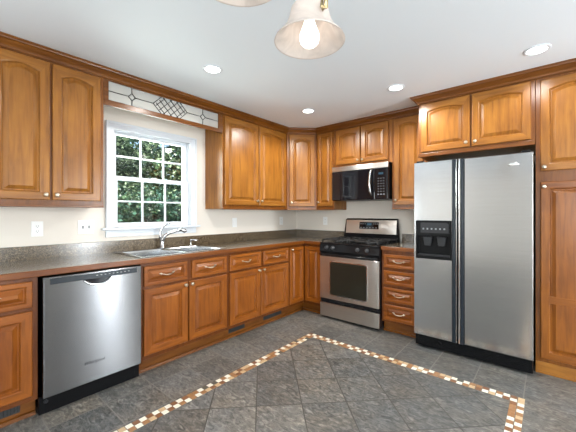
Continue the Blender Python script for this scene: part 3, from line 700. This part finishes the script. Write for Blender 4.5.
# blue-black full-height grips with slim steel strips at the meeting edge
for (a, c, par) in ((2.3765,2.418,fl_),(2.429,2.4685,fr_)):
    b = MB(); b.box(a,c,-.752,-.694,.125,1.742); b.build('edge_grip', BK, par, bevel=.002)
for (a, c, par) in ((2.378,2.4085,fl_),(2.4445,2.4680,fr_)):
    b = MB(); b.box(a,c,-.782,-.752,.127,1.741); b.build('handle_grip', NAVY, par, bevel=.005)
for (a, c, par) in ((2.4105,2.4175,fl_),(2.4300,2.4435,fr_)):
    b = MB(); b.box(a,c,-.780,-.752,.128,1.740); b.build('handle_bar', CH, par, bevel=.0025)
b = MB()    # dispenser housing with recess, paddles, tray
b.box(2.066,2.078,-.764,-.74,.844,1.198); b.box(2.360,2.373,-.764,-.74,.844,1.198); b.box(2.078,2.360,-.764,-.74,.844,.872); b.box(2.078,2.360,-.764,-.72,1.055,1.198)
b.box(2.0785,2.3595,-.710,-.706,.872,1.055)
dp = lab(b.build('dispenser', BK, fl_, bevel=.003), 'black ice and water dispenser')
b = MB(); b.box(2.110,2.350,-.7655,-.7640,1.085,1.180); b.build('dispenser_panel', DG, dp)
b = MB()
for k in range(6): MB().box(2.128+.036*k,2.142+.036*k,-.7662,-.7655,1.115,1.130).build('button', GREY, dp)
for cx in (2.165,2.285):
    b = MB(); b.prism([(cx-.040,1.050),(cx+.040,1.050),(cx+.028,.965),(cx-.028,.965)],1,-.745,-.725); b.build('paddle', DG, dp, bevel=.004)
b = MB(); b.box(2.085,2.355,-.762,-.712,.872,.886)
b.build('drip_tray', DG, dp, bevel=.002)
b = MB(); b.lathe([(.001,.004),(.02,.0035),(.033,.002),(.035,0)], (0,0,0), (0,0,1), 28)
q = MB(); q.add([(2.820+v.x*1.0, -.7582-v.z, 1.655+v.y*.40) for v in b.v], b.f, 0, True); lab(q.build('badge', mat('badge_silver', (.82,.82,.82), .25, .8), fr_), 'silver oval badge')
b = MB(); b.box(rx0+.004,rx1-.004,-.735,-.690,.018,.118)
for k in range(6): b.box(rx0+.03,rx1-.03,-.741,-.735,.030+.013*k,.036+.013*k)
gr = b.build('kick_grille', BK, t, bevel=.003)
b = MB(); b.lathe([(.016,0),(.016,.006),(.012,.008)], (2.27,-.738,.075), (0,-1,0), 16); b.build('filter_knob', BK, gr)
for xa in (rx0+.015, rx1-.075):
    b = MB(); b.box(xa,xa+.06,-.745,-.62,1.7425,1.760); b.build('hinge_cover', BK, t, bevel=.004)

# ------------------------------------------------------------------ toe-kick vents
for ya, yb, lb in ((-3.62,-3.405,'dark floor vent in the toe kick left of the dishwasher'),(-1.790,-1.575,'dark toe-kick floor vent under the cabinet right of the sink, farther left'),(-1.290,-.985,'dark toe-kick floor vent under the cabinet nearest the corner')):
    t = thing('toe_kick_vent', lb, 'vent', (.55,(ya+yb)/2,.05), 'toe-kick vents')
    b = MB(); b.box(.5485,.553,ya,yb,.045,.108); b.build('frame', BRZ if False else DKH, t, bevel=.001)
    b = MB(); n = int((yb-ya)/.016)
    for k in range(n): y = ya+.008+k*.016; b.box(.553,.556,y,y+.006,.052,.101)
    b.build('louvre', BKM, t)

# ------------------------------------------------------------------ recessed ceiling lights
for x, y, cw_, lb in ((.986,-2.301,.55,'recessed ceiling light above the window wall, nearest the sink'),(.973,-1.005,.72,'recessed ceiling light nearest the room corner'),(1.965,-1.000,.75,'recessed ceiling light in front of the cabinet right of the microwave'),(2.968,-1.003,.22,'recessed ceiling light in front of the pantry')):
    t = thing('recessed_light', lb, 'ceiling light', (x,y,H), 'recessed ceiling lights')
    b = MB(); b.lathe([(.078,-.0005),(.078,-.004),(.072,-.007),(.060,-.006),(.057,-.0005)], (x,y,H), seg=32, closed=True); b.build('trim_ring', TRIM, t)
    b = MB(); b.lathe([(.0565,-.0005),(.0565,-.004),(.03,-.005),(.001,-.005)], (x,y,H), seg=32, cap0=True); b.build('lens', LENS, t)
    light('can_spot', 'SPOT', (x,y,H-.03), (0,0,0), CAN_W*cw_, CAN_COL, t, spot_size=math.radians(168), spot_blend=.45, shadow_soft_size=.06)

# ------------------------------------------------------------------ pendant fixture near the camera
cr, cf = Vector((math.cos(.7027), math.sin(.7027), 0)), Vector((-math.sin(.7027), math.cos(.7027), 0))
base = Vector((3.0287,-3.7821,0))
A = base+cr*.0575+cf*.823; B = base+cr*(-.096)+cf*.590; zr = 1.2659+.46
mid = (A+B)/2
t = thing('chandelier', 'brass chandelier with bell-shaped alabaster glass shades and lit bulbs near the camera', 'chandelier', (mid.x,mid.y,H))
b = MB(); b.lathe([(.065,-.0005),(.065,-.012),(.04,-.03),(.012,-.036)], (mid.x,mid.y,H)); b.build('canopy', BRZ, t)
b = MB(); b.lathe([(.006,-.03),(.006,-.30),(.014,-.31),(.022,-.34),(.022,-.38),(.012,-.42),(.018,-.45),(.004,-.475)], (mid.x,mid.y,H), seg=16); b.build('stem', BRZ, t)
for P in (A, B):
    d = (P-mid); hz = H-.36; tp = Vector((P.x,P.y,zr+.150))
    b = MB(); c0 = Vector((mid.x,mid.y,hz))
    b.tube([c0, c0+d*.25+Vector((0,0,.03)), c0+d*.55+Vector((0,0,.03)), c0+d*.85+Vector((0,0,-.02)), tp+d*.02+Vector((0,0,.10)), tp+Vector((0,0,.04)), tp], .007, 10)
    dn = cr if P is A else -cr
    q0 = Vector((P.x,P.y,zr))
    sc = [q0+dn*a_-cf*b_+Vector((0,0,c_)) for a_,b_,c_ in ((.008,.0,.138),(.025,.035,.138),(.035,.055,.115),(.037,.060,.080),(.036,.062,.050),(.030,.0625,.044),(.026,.062,.054),(.027,.061,.070))]
    b.tube(sc, [.004,.0045,.0045,.005,.0055,.005,.0045,.003], 10)
    b.build('arm', BRZ, t)
    b = MB(); b.lathe([(.016,.150),(.026,.140),(.031,.120),(.030,.1025),(.016,.102),(.014,.066),(.001,.066)], (P.x,P.y,zr), seg=20, cap0=True); b.build('socket', BRZ, t)
    outer = [(.024,.102),(.034,.100),(.043,.094),(.0495,.085),(.053,.068),(.0585,.050),(.068,.030),(.081,.013),(.0925,.003),(.0945,-.001)]
    inner = [(r-.004 if i < len(outer)-1 else r-.003, h-(.003 if i < 8 else -.001)) for i,(r,h) in enumerate(outer)]
    b = MB(); b.lathe(outer+inner[::-1], (P.x,P.y,zr), seg=40, closed=True); b.build('shade', ALAB, t)
    b = MB(); b.lathe([(.012,.088),(.012,.076),(.0145,.062),(.0200,.046),(.0255,.031),(.0265,.020),(.0240,.009),(.017,.001),(.009,-.002),(.001,-.003)], (P.x,P.y,zr-.012), seg=24); b.build('bulb', BULBM, t)

# ------------------------------------------------------------------ garden seen through the window
b = MB(); b.box(-12,-.16,-10,8,-.45,-.35); struct(b.build('ground', SOIL))
def tree(name, label, x, y, zc, rad, nleaf, size, mats, sp=.20, ncl=26):
    t = thing(name, label, 'tree', (x,y,-.35), 'garden greenery')
    b = MB()
    cl = [Vector((random.uniform(-1,1)*rad[0], random.uniform(-1,1)*rad[1], random.uniform(-1,1)*rad[2])) for _ in range(ncl)]
    for i in range(nleaf):
        c = random.choice(cl); p = c + Vector((random.gauss(0,sp),random.gauss(0,sp),random.gauss(0,sp*.75)))
        p += Vector((x,y,zc))
        a = Vector((random.gauss(0,1),random.gauss(0,1),random.gauss(0,.6))).normalized(); n = (Vector((random.gauss(0,.6),random.gauss(0,.6),1))).normalized()
        s = a.cross(n).normalized(); l = size*random.uniform(.6,1.3); w = l*.30
        b.add([p, p+a*l*.5+s*w, p+a*l, p+a*l*.5-s*w], [(0,1,2),(0,2,3)], random.randrange(len(mats)))
    b.build('foliage', mats, t)['kind'] = 'stuff'
    b = MB(); b.tube([(x,y,-.36),(x+.05,y,.4*zc),(x,y+.05,zc),(x-.05,y,zc+rad[2]*.8)], [.09,.07,.05,.015], 8)
    for k in range(5):
        c = cl[k]; b.tube([(x,y+.03,zc-.3),(x+c.x*.5,y+c.y*.5,zc+c.z*.4),(x+c.x,y+c.y,zc+c.z)], [.03,.02,.008], 6)
    b.build('trunk', BARK, t)
tree('shrub', 'nearest leafy green shrub seen in the lower panes of the window', -2.3, -1.15, .95, (.5,.65,.55), 4200, .085, [LEAF[0],LEAF[2],LEAF[3]])
tree('broadleaf_tree', 'bright leafy tree seen in the upper left panes of the window', -3.9, -1.35, 2.2, (.6,.50,.95), 7000, .095, LEAF[:3], .15)
tree('broadleaf_tree', 'leafy tree seen in the upper right panes of the window', -4.3, .80, 2.1, (.6,.60,.95), 7000, .095, LEAF[:3], .15)
tree('evergreen_tree', 'tall dense tree filling the background behind the window trees', -7.2, .2, 2.5, (.8,2.5,2.6), 20000, .22, [LEAF[1],LEAF[0],LEAF[1],LEAF[3]], .22, 160)
